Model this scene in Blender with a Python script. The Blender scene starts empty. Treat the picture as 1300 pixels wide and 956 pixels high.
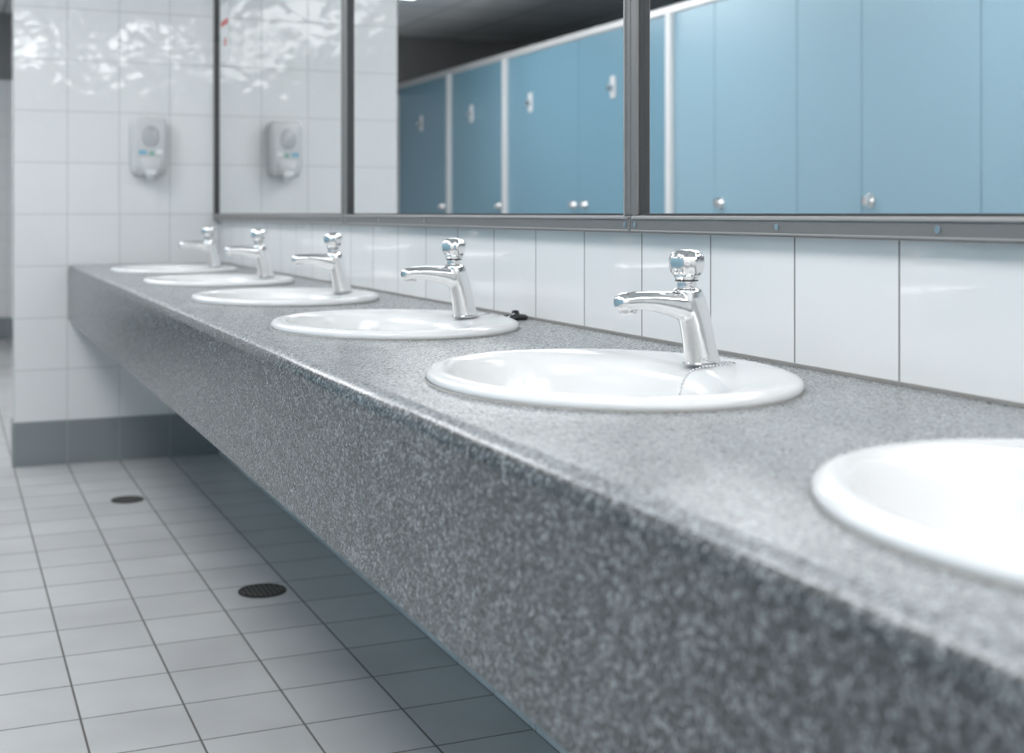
import bpy, bmesh, math, random
from mathutils import Vector
random.seed(3)
S = bpy.context.scene
S.view_settings.view_transform = 'Standard'
S.view_settings.look = 'None'
S.view_settings.exposure = 0.0
COL = S.collection

# ------------------------------------------------------------ materials
def new_mat(name):
    m = bpy.data.materials.new(name); m.use_nodes = True
    nt = m.node_tree
    return m, nt, nt.nodes['Principled BSDF']
def simple(name, col, rough=0.5, metal=0.0, bump=0.0, bscale=60, coat=0.0):
    m, nt, b = new_mat(name)
    b.inputs['Base Color'].default_value = (*col, 1)
    b.inputs['Roughness'].default_value = rough
    b.inputs['Metallic'].default_value = metal
    b.inputs['Coat Weight'].default_value = coat
    tc = nt.nodes.new('ShaderNodeTexCoord')
    n = nt.nodes.new('ShaderNodeTexNoise'); n.inputs['Scale'].default_value = bscale
    nt.links.new(tc.outputs['Object'], n.inputs['Vector'])
    mr = nt.nodes.new('ShaderNodeMapRange')
    mr.inputs['To Min'].default_value = max(0, rough-0.03); mr.inputs['To Max'].default_value = rough+0.04
    nt.links.new(n.outputs['Fac'], mr.inputs['Value']); nt.links.new(mr.outputs['Result'], b.inputs['Roughness'])
    if bump:
        bp = nt.nodes.new('ShaderNodeBump'); bp.inputs['Strength'].default_value = bump; bp.inputs['Distance'].default_value = 0.002
        nt.links.new(n.outputs['Fac'], bp.inputs['Height']); nt.links.new(bp.outputs['Normal'], b.inputs['Normal'])
    return m
def tile_mat(name, ax, w, h, ox, oy, c1, c2, grout, rough, mortar=0.002, wave=0.0012, wscale=9, dirt=0.0):
    m, nt, b = new_mat(name)
    L = nt.links.new
    g = nt.nodes.new('ShaderNodeNewGeometry'); sp = nt.nodes.new('ShaderNodeSeparateXYZ')
    L(g.outputs['Position'], sp.inputs[0])
    cb = nt.nodes.new('ShaderNodeCombineXYZ')
    for i, (a, o) in enumerate(((ax[0], ox), (ax[1], oy))):
        ad = nt.nodes.new('ShaderNodeMath'); ad.operation = 'SUBTRACT'
        L(sp.outputs[a], ad.inputs[0]); ad.inputs[1].default_value = o - (40*w if i == 0 else 40*h)
        L(ad.outputs[0], cb.inputs[i])
    br = nt.nodes.new('ShaderNodeTexBrick'); br.offset = 0; br.squash = 1
    br.inputs['Scale'].default_value = 1
    br.inputs['Brick Width'].default_value = w; br.inputs['Row Height'].default_value = h
    br.inputs['Mortar Size'].default_value = mortar; br.inputs['Mortar Smooth'].default_value = 0.3
    br.inputs['Color1'].default_value = (*c1, 1); br.inputs['Color2'].default_value = (*c2, 1)
    br.inputs['Mortar'].default_value = (*grout, 1)
    L(cb.outputs[0], br.inputs['Vector'])
    col = br.outputs['Color']
    if dirt:
        n2 = nt.nodes.new('ShaderNodeTexNoise'); n2.inputs['Scale'].default_value = 3.5; n2.inputs['Detail'].default_value = 6
        L(g.outputs['Position'], n2.inputs['Vector'])
        mr2 = nt.nodes.new('ShaderNodeMapRange'); mr2.inputs['From Min'].default_value = .35; mr2.inputs['From Max'].default_value = .7
        mr2.inputs['To Min'].default_value = 1; mr2.inputs['To Max'].default_value = 1-dirt
        L(n2.outputs['Fac'], mr2.inputs['Value'])
        mx = nt.nodes.new('ShaderNodeVectorMath'); mx.operation = 'SCALE'
        L(col, mx.inputs[0]); L(mr2.outputs['Result'], mx.inputs['Scale']); col = mx.outputs[0]
    L(col, b.inputs['Base Color'])
    rr = nt.nodes.new('ShaderNodeMapRange'); rr.inputs['To Min'].default_value = rough; rr.inputs['To Max'].default_value = 0.8
    L(br.outputs['Fac'], rr.inputs['Value']); L(rr.outputs['Result'], b.inputs['Roughness'])
    n = nt.nodes.new('ShaderNodeTexNoise'); n.inputs['Scale'].default_value = wscale; n.inputs['Detail'].default_value = 1
    L(g.outputs['Position'], n.inputs['Vector'])
    b1 = nt.nodes.new('ShaderNodeBump'); b1.inputs['Strength'].default_value = 1; b1.inputs['Distance'].default_value = wave
    L(n.outputs['Fac'], b1.inputs['Height'])
    b2 = nt.nodes.new('ShaderNodeBump'); b2.inputs['Strength'].default_value = .6; b2.inputs['Distance'].default_value = 0.0015; b2.invert = True
    L(br.outputs['Fac'], b2.inputs['Height']); L(b1.outputs['Normal'], b2.inputs['Normal'])
    L(b2.outputs['Normal'], b.inputs['Normal'])
    return m

YF = 5.245   # end wall
W1 = (.89, .888, .885); W2 = (.87, .868, .865)
M_tile_end = tile_mat('white_tile_end', (0, 2), .19, .195, 0, .165, W1, W2, (.62, .62, .615), .06, .0019, wave=.0024, wscale=15)
M_tile_side = tile_mat('white_tile_side', (1, 2), .2, .195, YF-.05, .728, W1, (.87, .868, .865), (.30, .29, .28), .08, .0019, wave=.0012)
M_tile_far = tile_mat('white_tile_far', (0, 2), .19, .195, 0, .165, W1, W2, (.6, .6, .6), .12)
M_base_x = tile_mat('grey_base_tile', (0, 2), .19, .4, 0, -.1, (.28, .305, .315), (.26, .285, .295), (.35, .36, .36), .2)
M_base_y = tile_mat('grey_base_tile_side', (1, 2), .19, .4, YF, -.1, (.28, .305, .315), (.26, .285, .295), (.35, .36, .36), .2)
M_floor = tile_mat('floor_tile', (0, 1), .19, .19, 0, YF, (.585, .585, .585), (.53, .53, .53), (.14, .13, .12), .38, .0024, wave=.0006, dirt=.15)
M_paint = simple('dark_grey_paint', (.26, .26, .26), .6)
M_ceil = tile_mat('ceiling_board', (0, 1), .6, .6, 0, 0, (.84, .84, .84), (.78, .78, .78), (.3, .3, .3), .8, .008)
M_ceramic = simple('white_ceramic', (.84, .84, .835), .16)
M_chrome = simple('chrome', (.80, .795, .79), .12, 1.0)
M_chrome_r = simple('chrome_worn', (.62, .62, .63), .2, 1.0)
M_frame = simple('mirror_frame_metal', (.235, .225, .22), .38, .35, bump=.1, bscale=150)
M_frame_l = simple('mirror_frame_lip', (.42, .41, .40), .35, .4)
M_frame_d = simple('mirror_frame_gasket', (.06, .06, .062), .5)
M_mirror = simple('mirror_silver', (.90, .91, .91), .0, 1.0)
for l in list(M_mirror.node_tree.links):
    if l.to_socket.name == 'Roughness': M_mirror.node_tree.links.remove(l)
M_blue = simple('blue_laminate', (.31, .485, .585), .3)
M_blue_dim = simple('blue_laminate_dim_light', (.195, .37, .475), .3)  # same door laminate darkened; weaker light on the far stalls put into its colour
M_post = simple('white_post', (.78, .79, .79), .35)
M_rail = simple('rail_aluminium', (.75, .76, .76), .35, .3)
M_black = simple('black_rubber', (.015, .015, .016), .4)
M_iron = simple('drain_iron', (.05, .045, .04), .5, .5)
M_iron2 = simple('drain_grate_iron', (.16, .15, .14), .45, .6)
M_disp = simple('dispenser_plastic', (.68, .68, .68), .25)
M_disp_d = simple('dispenser_window', (.52, .53, .54), .15)
M_white = simple('white_plastic', (.85, .85, .85), .3)
M_stk_b = simple('sticker_blue', (.25, .50, .64), .4)
M_stk_g = simple('sticker_green', (.3, .5, .42), .4)
M_red = simple('sticker_red', (.65, .06, .05), .4)
M_seal = simple('silicone_seal', (.30, .29, .27), .5)
def lampmat(name, s):
    m, nt, b = new_mat(name); b.inputs['Base Color'].default_value = (.9, .9, .9, 1)
    b.inputs['Emission Color'].default_value = (.99, .99, 1, 1); b.inputs['Emission Strength'].default_value = s
    return m
M_lamp = lampmat('lamp_diffuser', 7.6)
M_lamp2 = lampmat('lamp_diffuser_bright', 11)
# terrazzo / granite
def granite(name, cols, flake, amt, rough=(.2, .36), scale=520, s2=.42):
    m, nt, b = new_mat(name); L = nt.links.new
    g = nt.nodes.new('ShaderNodeNewGeometry')
    def vor(scale, seed):
        v = nt.nodes.new('ShaderNodeTexVoronoi'); v.inputs['Scale'].default_value = scale; v.feature = 'F1'
        mp = nt.nodes.new('ShaderNodeMapping'); mp.inputs['Location'].default_value = (seed, seed*2, seed*.5)
        L(g.outputs['Position'], mp.inputs['Vector']); L(mp.outputs[0], v.inputs['Vector'])
        s = nt.nodes.new('ShaderNodeSeparateColor'); L(v.outputs['Color'], s.inputs[0])
        return s.outputs[0], s.outputs[1]
    r1, g1 = vor(scale, 0)
    r2, g2 = vor(scale*s2, 3.3)
    cr = nt.nodes.new('ShaderNodeValToRGB'); cr.color_ramp.interpolation = 'CONSTANT'
    e = cr.color_ramp.elements
    def c3(c): return (c*.955, c, c*1.03, 1)
    e[0].position = 0; e[0].color = c3(cols[0][1])
    e[1].position = cols[1][0]; e[1].color = c3(cols[1][1])
    for p, c in cols[2:]:
        k = e.new(p); k.color = c3(c)
    L(r1, cr.inputs['Fac'])
    cr2 = nt.nodes.new('ShaderNodeValToRGB'); cr2.color_ramp.interpolation = 'CONSTANT'
    e2 = cr2.color_ramp.elements; e2[0].color = (0, 0, 0, 1); e2[1].position = .90; e2[1].color = (1, 1, 1, 1)
    L(r2, cr2.inputs['Fac'])
    mx = nt.nodes.new('ShaderNodeMix'); mx.data_type = 'RGBA'
    mf = nt.nodes.new('ShaderNodeMath'); mf.operation = 'MULTIPLY'; mf.inputs[1].default_value = amt
    L(cr2.outputs['Color'], mf.inputs[0]); L(mf.outputs[0], mx.inputs[0])
    L(cr.outputs['Color'], mx.inputs[6]); mx.inputs[7].default_value = c3(flake)
    n = nt.nodes.new('ShaderNodeTexNoise'); n.inputs['Scale'].default_value = 7; n.inputs['Detail'].default_value = 5
    L(g.outputs['Position'], n.inputs['Vector'])
    mr = nt.nodes.new('ShaderNodeMapRange'); mr.inputs['From Min'].default_value = .3; mr.inputs['From Max'].default_value = .7
    mr.inputs['To Min'].default_value = .9; mr.inputs['To Max'].default_value = 1.08
    L(n.outputs['Fac'], mr.inputs['Value'])
    sc = nt.nodes.new('ShaderNodeVectorMath'); sc.operation = 'SCALE'
    L(mx.outputs[2], sc.inputs[0]); L(mr.outputs['Result'], sc.inputs['Scale'])
    L(sc.outputs[0], b.inputs['Base Color'])
    rr = nt.nodes.new('ShaderNodeMapRange'); rr.inputs['To Min'].default_value = rough[0]; rr.inputs['To Max'].default_value = rough[1]
    L(g1, rr.inputs['Value']); L(rr.outputs['Result'], b.inputs['Roughness'])
    return m
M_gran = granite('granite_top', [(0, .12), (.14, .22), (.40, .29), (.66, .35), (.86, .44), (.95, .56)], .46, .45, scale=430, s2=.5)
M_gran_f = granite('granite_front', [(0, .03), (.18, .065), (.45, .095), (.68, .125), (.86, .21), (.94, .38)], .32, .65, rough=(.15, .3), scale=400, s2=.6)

# ------------------------------------------------------------ mesh helpers
def mk(name, bm, mats, parent=None, smooth=False, loc=(0, 0, 0)):
    bmesh.ops.recalc_face_normals(bm, faces=bm.faces)
    me = bpy.data.meshes.new(name); bm.to_mesh(me); bm.free()
    for x in (mats if isinstance(mats, (list, tuple)) else [mats]): me.materials.append(x)
    if smooth:
        for p in me.polygons: p.use_smooth = True
    o = bpy.data.objects.new(name, me); COL.objects.link(o); o.location = loc
    if parent: o.parent = parent
    return o
def empty(name, loc=(0, 0, 0)):
    o = bpy.data.objects.new(name, None); o.empty_display_size = .05; COL.objects.link(o); o.location = loc
    return o
def add_box(bm, a, b, bevel=0, seg=2, mi=0):
    r = bmesh.ops.create_cube(bm, size=1)
    vs = r['verts']
    for v in vs:
        v.co = Vector([(a[i]+b[i])/2 + v.co[i]*(b[i]-a[i]) for i in range(3)])
    fs = set(f for v in vs for f in v.link_faces)
    for f in fs: f.material_index = mi
    if bevel:
        es = set(e for v in vs for e in v.link_edges)
        rr = bmesh.ops.bevel(bm, geom=list(es), offset=bevel, segments=seg, affect='EDGES', profile=.5)
        for f in rr['faces']: f.material_index = mi
def box(name, a, b, mat, bevel=0, parent=None, smooth=False):
    bm = bmesh.new(); add_box(bm, a, b, bevel); return mk(name, bm, mat, parent)
def add_loft(bm, rings, cap0=True, cap1=True, mi=0):
    R = [[bm.verts.new(p) for p in r] for r in rings]
    n = len(R[0])
    for i in range(len(R)-1):
        for j in range(n):
            f = bm.faces.new((R[i][j], R[i][(j+1) % n], R[i+1][(j+1) % n], R[i+1][j])); f.material_index = mi
    if cap0: f = bm.faces.new(R[0]); f.material_index = mi
    if cap1: f = bm.faces.new(R[-1]); f.material_index = mi
def ell(cx, cy, z, rx, ry, n=64):
    return [(cx+rx*math.cos(2*math.pi*k/n), cy+ry*math.sin(2*math.pi*k/n), z) for k in range(n)]
def add_lathe(bm, prof, c=(0, 0, 0), axis='z', n=40, mi=0, lobes=0, amp=0):
    rings = []
    for r, z in prof:
        ring = []
        for k in range(n):
            t = 2*math.pi*k/n; q = r*(1+amp*math.cos(lobes*t)) if lobes else r
            x, y = q*math.cos(t), q*math.sin(t)
            if axis == 'z': p = (c[0]+x, c[1]+y, c[2]+z)
            elif axis == 'x': p = (c[0]+z, c[1]+x, c[2]+y)
            else: p = (c[0]+x, c[1]+z, c[2]+y)
            ring.append(p)
        rings.append(ring)
    add_loft(bm, rings, mi=mi)

# ------------------------------------------------------------ room shell
X_ST = -2.54; X_BK = -3.95; Y0 = -3.0; Y1 = 10.6; ZC = 2.45; ZT = 1.95; XE = -.762
box('floor', (X_BK-.1, Y0-.1, -.1), (.1, Y1+.1, 0), M_floor)
box('ceiling', (X_BK-.1, Y0-.1, ZC), (.1, Y1+.1, ZC+.1), M_ceil)
def wall(name, a, b, mlow, mup=None, zt=ZT):
    bm = bmesh.new()
    add_box(bm, (a[0], a[1], 0), (b[0], b[1], zt), mi=0)
    add_box(bm, (a[0], a[1], zt), (b[0], b[1], ZC), mi=1)
    return mk(name, bm, [mlow, mup or mlow])
wall('wall_right', (0, Y0, 0), (.1, Y1, 0), M_tile_side)
wall('wall_end', (XE, YF, 0), (0, YF+.12, 0), M_tile_end)
wall('wall_far', (X_BK, Y1, 0), (.1, Y1+.1, 0), M_tile_far, M_paint)
wall('wall_left', (X_BK-.1, Y0, 0), (X_BK, Y1, 0), M_tile_side, M_paint)
wall('wall_back', (X_BK, Y0-.1, 0), (.1, Y0, 0), M_tile_far)
box('baseboard_end', (XE-.003, YF-.004, 0), (0, YF, .165), M_base_x)
box('baseboard_end_side', (XE-.004, YF, 0), (XE, YF+.12, .165), M_base_y)
box('baseboard_far', (X_BK, Y1-.004, 0), (0, Y1, .165), M_base_x)

# ------------------------------------------------------------ counter
ZTOP = .754; ZB = .545; XF = -.567; YN = -1.9; r = .02
SX = -.286
SINKS = [4.515, 3.725, 2.935, 2.150, 1.357, .590, -.2, -.99]
XW = -.001
prof = [(XW, ZTOP), (XW, ZTOP-.04), (XF+.04, ZTOP-.04), (XF+.04, ZB), (XF+.003, ZB), (XF, ZB+.003)]
NR = 8
for k in range(NR+1):
    t = math.pi/2*k/NR
    prof.append((XF+r-r*math.cos(t), ZTOP-r+r*math.sin(t)))
bm = bmesh.new()
add_loft(bm, [[(x, YN, z) for x, z in prof], [(x, YF-.001, z) for x, z in prof]])
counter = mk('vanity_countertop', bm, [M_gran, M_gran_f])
bm = bmesh.new()
for sy in SINKS:
    add_loft(bm, [ell(SX, sy, ZTOP-.1, .19, .235), ell(SX, sy, ZTOP+.1, .19, .235)])
cut = mk('cut', bm, M_gran)
md = counter.modifiers.new('b', 'BOOLEAN'); md.object = cut; md.operation = 'DIFFERENCE'; md.solver = 'EXACT'
dg = bpy.context.evaluated_depsgraph_get()
me = bpy.data.meshes.new_from_object(counter.evaluated_get(dg))
counter.modifiers.clear(); counter.data = me; bpy.data.objects.remove(cut)
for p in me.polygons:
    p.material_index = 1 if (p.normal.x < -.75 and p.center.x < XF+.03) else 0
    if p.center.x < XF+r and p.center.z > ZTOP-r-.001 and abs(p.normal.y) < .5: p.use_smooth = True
box('trim_1', (-.006, YN, ZTOP+.0002), (-.0005, YF-.001, ZTOP+.004), M_seal)

# ------------------------------------------------------------ basins
RS = [(.204, .249, 0, .0008), (.2055, .2505, 0, .003), (.2055, .2505, 0, .007), (.203, .248, 0, .011), (.197, .242, 0, .0135), (.190, .235, 0, .014),
      (.180, .227, -.005, .0132), (.166, .218, -.015, .011), (.152, .210, -.026, .008), (.144, .205, -.032, .003), (.139, .201, -.035, -.006), (.134, .196, -.037, -.022),
      (.126, .186, -.037, -.055), (.112, .165, -.035, -.09), (.088, .130, -.031, -.118), (.055, .077, -.026, -.134), (.024, .024, -.022, -.140)]
bm_sink = bmesh.new()
add_loft(bm_sink, [ell(dx, 0, z, rx, ry, 96) for rx, ry, dx, z in RS], cap0=False)
FX = .138
def resample_chain(pts, step):
    out = []; acc = 0; P = [Vector(p) for p in pts]
    out.append(P[0].copy())
    for a, b in zip(P, P[1:]):
        d = (b-a).length; t = step-acc
        while t <= d:
            out.append(a+(b-a)*t/d); t += step
        acc = d-(t-step)
    return out
def smooth_pts(pts, it=3):
    P = [Vector(p) for p in pts]
    for _ in range(it):
        Q = [P[0]]
        for a, b in zip(P, P[1:]): Q += [a*.75+b*.25, a*.25+b*.75]
        Q.append(P[-1]); P = Q
    return P
bowl_me = None
BASINS = []
for sy in SINKS:
    E = empty('washbasin', (SX, sy, ZTOP)); BASINS.append(E)
    if bowl_me is None:
        o = mk('bowl', bm_sink, M_ceramic, E, smooth=True); bowl_me = o.data
        b2 = bmesh.new()
        add_lathe(b2, [(.026, -.1395), (.027, -.137), (.022, -.1365), (.014, -.139)], (-.022, 0, 0))
        add_lathe(b2, [(.013, -.1385), (.013, -.138)], (-.022, 0, 0), mi=1)
        o2 = mk('drain', b2, [M_chrome, M_black], E, smooth=False); drain_me = o2.data
        b3 = bmesh.new()
        add_loft(b3, [ell(0, 0, .0003, .2075, .2525, 96), ell(0, 0, .002, .206, .251, 96)], cap0=False, cap1=False)
        o3 = mk('seal', b3, M_seal, E); seal_me = o3.data
    else:
        for nm, dm in (('bowl', bowl_me), ('drain', drain_me), ('seal', seal_me)):
            q = bpy.data.objects.new(nm, dm); COL.objects.link(q); q.parent = E

# ------------------------------------------------------------ faucets
bm = bmesh.new()
body = [(0, 0, .0225, .0215), (0, .004, .0225, .0215), (-.002, .010, .0212, .0208), (-.005, .026, .0200, .0202), (-.009, .046, .0198, .0198), (-.014, .064, .0205, .0195), (-.019, .080, .0208, .0190), (-.022, .090, .0185, .0175), (-.0225, .0935, .012, .012)]
add_loft(bm, [ell(x, 0, z, rx, ry, 32) for x, z, rx, ry in body])
sp = [(.000, .068, .012, .012), (-.012, .0685, .0172, .0200), (-.03, .0715, .0172, .0180), (-.05, .0755, .0160, .0145), (-.075, .0790, .0148, .0115), (-.096, .0795, .0142, .0106), (-.109, .0787, .0135, .0102), (-.116, .0777, .0110, .0085), (-.119, .0772, .007, .0055)]
def se(t, p=.8):
    c, s = math.cos(t), math.sin(t)
    return math.copysign(abs(c)**p, c), math.copysign(abs(s)**p, s)
add_loft(bm, [[(x, se(2*math.pi*k/32)[0]*hy, z+se(2*math.pi*k/32)[1]*hz) for k in range(32)] for x, z, hy, hz in sp])
add_lathe(bm, [(.0095, .0635), (.0105, .065), (.0105, .080)], (-.103, 0, 0))
tmp = mk('tmpf', bm, M_chrome)
rm = tmp.modifiers.new('r', 'REMESH'); rm.mode = 'VOXEL'; rm.voxel_size = .0011
sm = tmp.modifiers.new('s', 'SMOOTH'); sm.iterations = 14; sm.factor = .5
dg = bpy.context.evaluated_depsgraph_get()
fme = bpy.data.meshes.new_from_object(tmp.evaluated_get(dg)); bpy.data.objects.remove(tmp)
for p in fme.polygons: p.use_smooth = True
if not fme.materials: fme.materials.append(M_chrome)
bm = bmesh.new()
KZ = -.0045
add_lathe(bm, [(.0125, .094+KZ), (.0118, .102+KZ), (.0118, .1055+KZ), (.0135, .107+KZ), (.0135, .1085+KZ), (.0150, .110+KZ), (.0168, .114+KZ)], (-.0225, 0, 0))
add_lathe(bm, [(.0165, .113+KZ), (.0190, .1165+KZ), (.0208, .123+KZ), (.0212, .129+KZ), (.0205, .1345+KZ), (.0180, .139+KZ), (.0135, .142+KZ), (.007, .1435+KZ), (.001, .144+KZ)], (-.0225, 0, 0), n=72, lobes=8, amp=.04)
bmo = mk('tmpk', bm, M_chrome, smooth=True); kme = bmo.data; bpy.data.objects.remove(bmo)
bm = bmesh.new()
add_lathe(bm, [(.0245, 0), (.0245, .002), (.022, .003)], (0, 0, 0))
bmo = mk('tmpg', bm, M_chrome_r); gme = bmo.data; bpy.data.objects.remove(bmo)
bm = bmesh.new()
add_lathe(bm, [(.0122, .1052+KZ), (.0142, .1055+KZ), (.0142, .1066+KZ), (.0122, .107+KZ)], (-.0225, 0, 0))
bmo = mk('tmph', bm, M_black); hme = bmo.data; bpy.data.objects.remove(bmo)
for i, sy in enumerate(SINKS):
    E = empty('basin_faucet', (SX+FX, sy+.018, ZTOP+.0115))
    E.rotation_euler = (0, 0, random.uniform(-.04, .04))
    for nm, dm in (('spout_body', fme), ('push_knob', kme), ('base_flange', gme), ('knob_seal', hme)):
        q = bpy.data.objects.new(nm, dm); COL.objects.link(q); q.parent = E
def chain(pts, plug=None):
    bm = bmesh.new()
    for p in resample_chain(smooth_pts(pts), .0042):
        ret = bmesh.ops.create_icosphere(bm, subdivisions=2, radius=.0018)
        bmesh.ops.translate(bm, verts=ret['verts'], vec=p)
    if plug:
        add_lathe(bm, [(.021, 0.0005), (.023, .002), (.023, .006), (.019, .009), (.008, .010), (.006, .016), (.002, .017)], plug, mi=1)
    return mk('basin_plug_chain', bm, [M_chrome_r, M_black], smooth=True)
z5 = ZTOP+.0155; s5 = SINKS[4]; s4 = SINKS[3]
fx = SX+FX
chain([(fx+.012, s5-.008, z5), (fx+.02, s5-.024, z5), (fx+.004, s5-.040, z5+.001), (fx-.018, s5-.036, z5), (fx-.035, s5-.032, z5-.002), (fx-.048, s5-.030, z5-.006), (fx-.058, s5-.030, z5-.02), (fx-.064, s5-.030, z5-.05), (fx-.075, s5-.03, z5-.085)])
chain([(fx-.01, s4-.006, z5), (fx+.005, s4-.02, z5+.001), (fx+.03, s4-.02, z5+.003), (fx+.055, s4+.0, z5+.001), (fx+.075, s4+.02, ZTOP+.004), (fx+.09, s4+.045, ZTOP+.004), (fx+.112, s4+.055, ZTOP+.012)], plug=(-.034, s4+.06, ZTOP))

# ------------------------------------------------------------ mirrors
MB = .918; MT = 2.12; FW = .027; FS = .020
edges = [YF-.002, 3.385, 1.792, .12, -1.5]
for i in range(4):
    ya, yb = edges[i+1]+.001, edges[i]-.001
    E = empty('framed_wall_mirror', (0, (ya+yb)/2, MB)); oy = (ya+yb)/2
    box('glass', (-.010, ya+.008-oy, .01), (-.002, yb-.006-oy, MT-MB-.01), M_mirror, parent=E)
    bm = bmesh.new()
    def member(a, b):
        add_box(bm, a, b, .002, 2)
    xo, xi = -.022, -.0005
    fl = .010 if i == 0 else FS
    member((xo, ya-oy, 0), (xi, yb-oy, FW)); member((xo, ya-oy, MT-MB-FW), (xi, yb-oy, MT-MB))
    member((xo, ya-oy, FW), (xi, ya-oy+FS, MT-MB-FW)); member((xo, yb-oy-fl, FW), (xi, yb-oy, MT-MB-FW))
    mk('frame', bm, M_frame, E)
    bm = bmesh.new()
    lx = -.025
    add_box(bm, (lx, ya-oy+.006, FW-.006), (-.021, yb-oy-.006, FW-.002), .001, 1)
    add_box(bm, (lx, ya-oy+.004, .002), (-.021, yb-oy-.004, .005), .001, 1)
    add_box(bm, (lx, ya-oy+FS-.006, FW-.004), (-.021, ya-oy+FS-.003, MT-MB-FW), .001, 1)
    mk('frame_lip', bm, M_frame_l, E)
    bm = bmesh.new()
    add_box(bm, (-.018, ya-oy+FS, FW), (-.0101, yb-oy-fl, FW+.003))
    add_box(bm, (-.018, ya-oy+FS, FW), (-.0101, ya-oy+FS+.003, MT-MB-FW))
    add_box(bm, (-.018, yb-oy-fl-.003, FW), (-.0101, yb-oy-fl, MT-MB-FW))
    mk('gasket', bm, M_frame_d, E)
    bm = bmesh.new()
    for ys in (ya+.015, yb-.015, (ya+yb)/2+.15, ya+1.28):
        add_lathe(bm, [(.0045, -.0235), (.004, -.0215)], (0, ys-oy, .013), axis='x', n=16)
    mk('screws', bm, M_chrome_r, E)
# notice sticker on first mirror
E = empty('notice_sticker', (-.0105, 5.07, 1.64))
box('paper', (-.001, -.075, -.11), (0, .075, .11), M_white, parent=E)
box('red_band', (-.0014, -.065, .03), (-.001, .065, .05), M_red, parent=E)
box('red_symbol', (-.0014, -.03, -.05), (-.001, .0, -.02), M_red, parent=E)

# ------------------------------------------------------------ soap dispenser
def rrect(w, h, y, zc, p=.45, n=48, taper=0):
    out = []
    for k in range(n):
        a, c = se(2*math.pi*k/n, p)
        out.append((a*w*(1+taper*c), y, zc+c*h))
    return out
E = empty('soap_dispenser', (-.276, YF-.0005, 1.205))
bm = bmesh.new()
add_loft(bm, [rrect(.066, .108, 0, 0, .3), rrect(.0685, .113, -.01, 0, .3), rrect(.0685, .113, -.055, 0, .3, taper=.03), rrect(.066, .110, -.075, .001, .35, taper=.04), rrect(.060, .104, -.086, .002, .4, taper=.05), rrect(.048, .09, -.091, .004, .45)])
mk('cover', bm, M_disp, E, smooth=True)
bm = bmesh.new()
add_loft(bm, [rrect(.030, .038, -.088, .038, .8), rrect(.032, .040, -.0925, .038, .8), rrect(.028, .036, -.0945, .038, .8)])
mk('level_window', bm, M_disp_d, E, smooth=True)
bm = bmesh.new()
add_loft(bm, [rrect(.040, .032, -.07, -.078, .5, taper=.15), rrect(.040, .033, -.098, -.078, .5, taper=.15), rrect(.033, .027, -.106, -.076, .55, taper=.15)])
mk('push_lever', bm, M_disp, E, smooth=True)
bm = bmesh.new()
add_lathe(bm, [(.012, -.128), (.014, -.12), (.016, -.104)], (0, -.07, 0))
add_box(bm, (-.02, -.109, -.112), (.02, -.09, -.09), .004, 2)
mk('nozzle', bm, M_white, E)
box('label_blue', (-.044, -.0925, -.032), (-.014, -.0915, -.016), M_stk_b, parent=E)
box('label_green', (-.005, -.0927, -.036), (.014, -.0917, -.020), M_stk_g, parent=E)
box('label_white', (.02, -.0925, -.03), (.045, -.0915, -.012), M_white, parent=E)

# ------------------------------------------------------------ toilet stalls
def stall(ya, yb, door, mat, lock=None, latch=None):
    E = empty('toilet_stall', (X_ST, ya, 0))
    g = .0025
    box('door', (-.03, door[0]-ya+g, .15), (0, door[1]-ya-g, 2.0), mat, .002, E)
    if door[1] < yb-.01: box('pilaster', (-.032, door[1]-ya+g, 0), (0, yb-ya-g, 2.0), mat, .002, E)
    box('side_partition', (X_BK-X_ST+.001, .0, .15), (-.035, .02, 2.0), mat, 0, E)
    bm = bmesh.new()
    yl = lock-ya
    add_lathe(bm, [(.030, 0), (.030, .006), (.024, .008), (.018, .02), (.022, .028), (.02, .034), (.008, .036)], (0, yl, 1.0), axis='x', n=28)
    mk('lock_knob', bm, M_chrome, E, smooth=False)
    if latch:
        bm = bmesh.new(); yl = latch-ya
        add_box(bm, (.0, yl-.026, 1.61), (.012, yl+.026, 1.735), .004, 2)
        add_box(bm, (.012, yl-.014, 1.65), (.04, yl+.014, 1.685), .003, 2, mi=1)
        mk('coat_hook', bm, [M_white, M_chrome_r], E)
def hinge_post(y):
    box('stall_post', (X_ST+.001, y-.026, 0), (X_ST+.03, y+.026, 2.0), M_post, .004)
for k in range(-5, 2):
    y = 3.78+1.145*k
    if y < Y0+.3: continue
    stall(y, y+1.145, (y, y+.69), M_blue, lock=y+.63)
stall(6.08, 7.15, (6.08, 7.15), M_blue_dim, lock=7.05, latch=6.69)
stall(7.15, 8.25, (7.15, 8.25), M_blue_dim, lock=7.2, latch=7.85)
stall(8.25, 9.35, (8.25, 9.35), M_blue_dim, lock=8.37, latch=8.9)
stall(9.35, Y1-.02, (9.35, 10.5), M_blue_dim, lock=9.5, latch=10.0)
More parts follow.
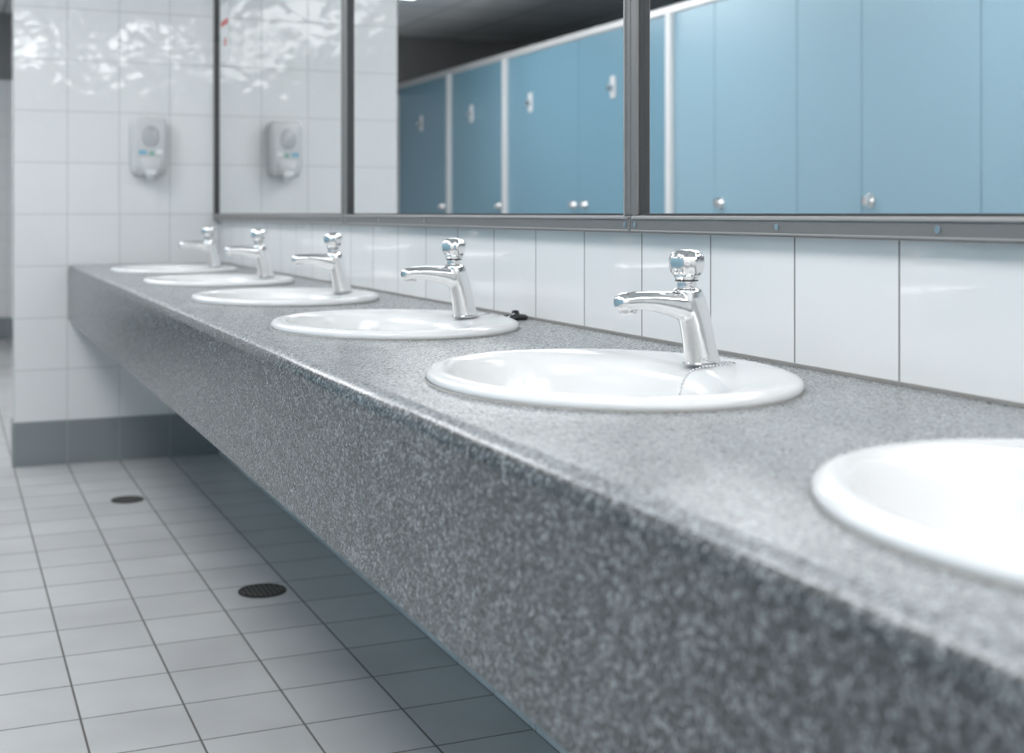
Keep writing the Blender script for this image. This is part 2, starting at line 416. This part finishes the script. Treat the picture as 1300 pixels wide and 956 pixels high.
for y in (6.03, 8.25, 9.34): hinge_post(y)
bm = bmesh.new(); add_box(bm, (X_ST-.036, Y0+.01, 2.0), (X_ST+.012, Y1-.005, 2.045), .008, 3)
mk('stall_top_rail', bm, M_rail)

# ------------------------------------------------------------ floor drains
for (x, y, rr) in ((-.441, 4.50, .052), (-.263, 3.28, .060)):
    bm = bmesh.new()
    add_lathe(bm, [(rr, .0), (rr, .003), (rr-.006, .004), (rr-.008, .002)], n=48)
    for k in range(-4, 5):
        xx = k*rr*.2; hh = math.sqrt(max(0, (rr-.008)**2-xx*xx))
        if hh > .01: add_box(bm, (xx-.002, -hh, .0015), (xx+.002, hh, .0036), mi=1)
    mk('floor_drain', bm, [M_iron, M_iron2], loc=(x, y, 0.0))

# ------------------------------------------------------------ ceiling lamps
def lamp(x, y, w=.8, l=1.4, mat=None):
    E = empty('ceiling_light_panel', (x, y, ZC))
    box('housing', (-w/2, -l/2, -.04), (w/2, l/2, 0), M_post, .004, parent=E)
    box('diffuser', (-w/2+.02, -l/2+.02, -.080), (w/2-.02, l/2-.02, -.0405), mat or M_lamp, .006, parent=E)
for x, y in ((-1.5, -1.6), (-1.5, .8), (-1.5, 3.2), (-1.5, 5.6), (-1.5, 7.6)):
    lamp(x, y)
lamp(-.5, -1.6, .6, 1.3, M_lamp2)
for y in (2.0, 6.3):
    lamp(-3.25, y, .6, 1.2)
w = bpy.data.worlds.new('World'); S.world = w; w.use_nodes = True
w.node_tree.nodes['Background'].inputs[0].default_value = (.6, .65, .7, 1)

# ------------------------------------------------------------ camera
cam = bpy.data.cameras.new('Camera'); co = bpy.data.objects.new('Camera', cam); COL.objects.link(co)
co.location = (-.991, 0, .948); co.rotation_euler = (math.pi/2, 0, -math.atan(718/1670))
cam.sensor_width = 36; cam.sensor_fit = 'HORIZONTAL'; cam.lens = 36*1670/1300
cam.shift_y = -207/1300; cam.clip_start = .02
cam.dof.use_dof = True; cam.dof.focus_distance = 1.85; cam.dof.aperture_fstop = 5.0
S.camera = co
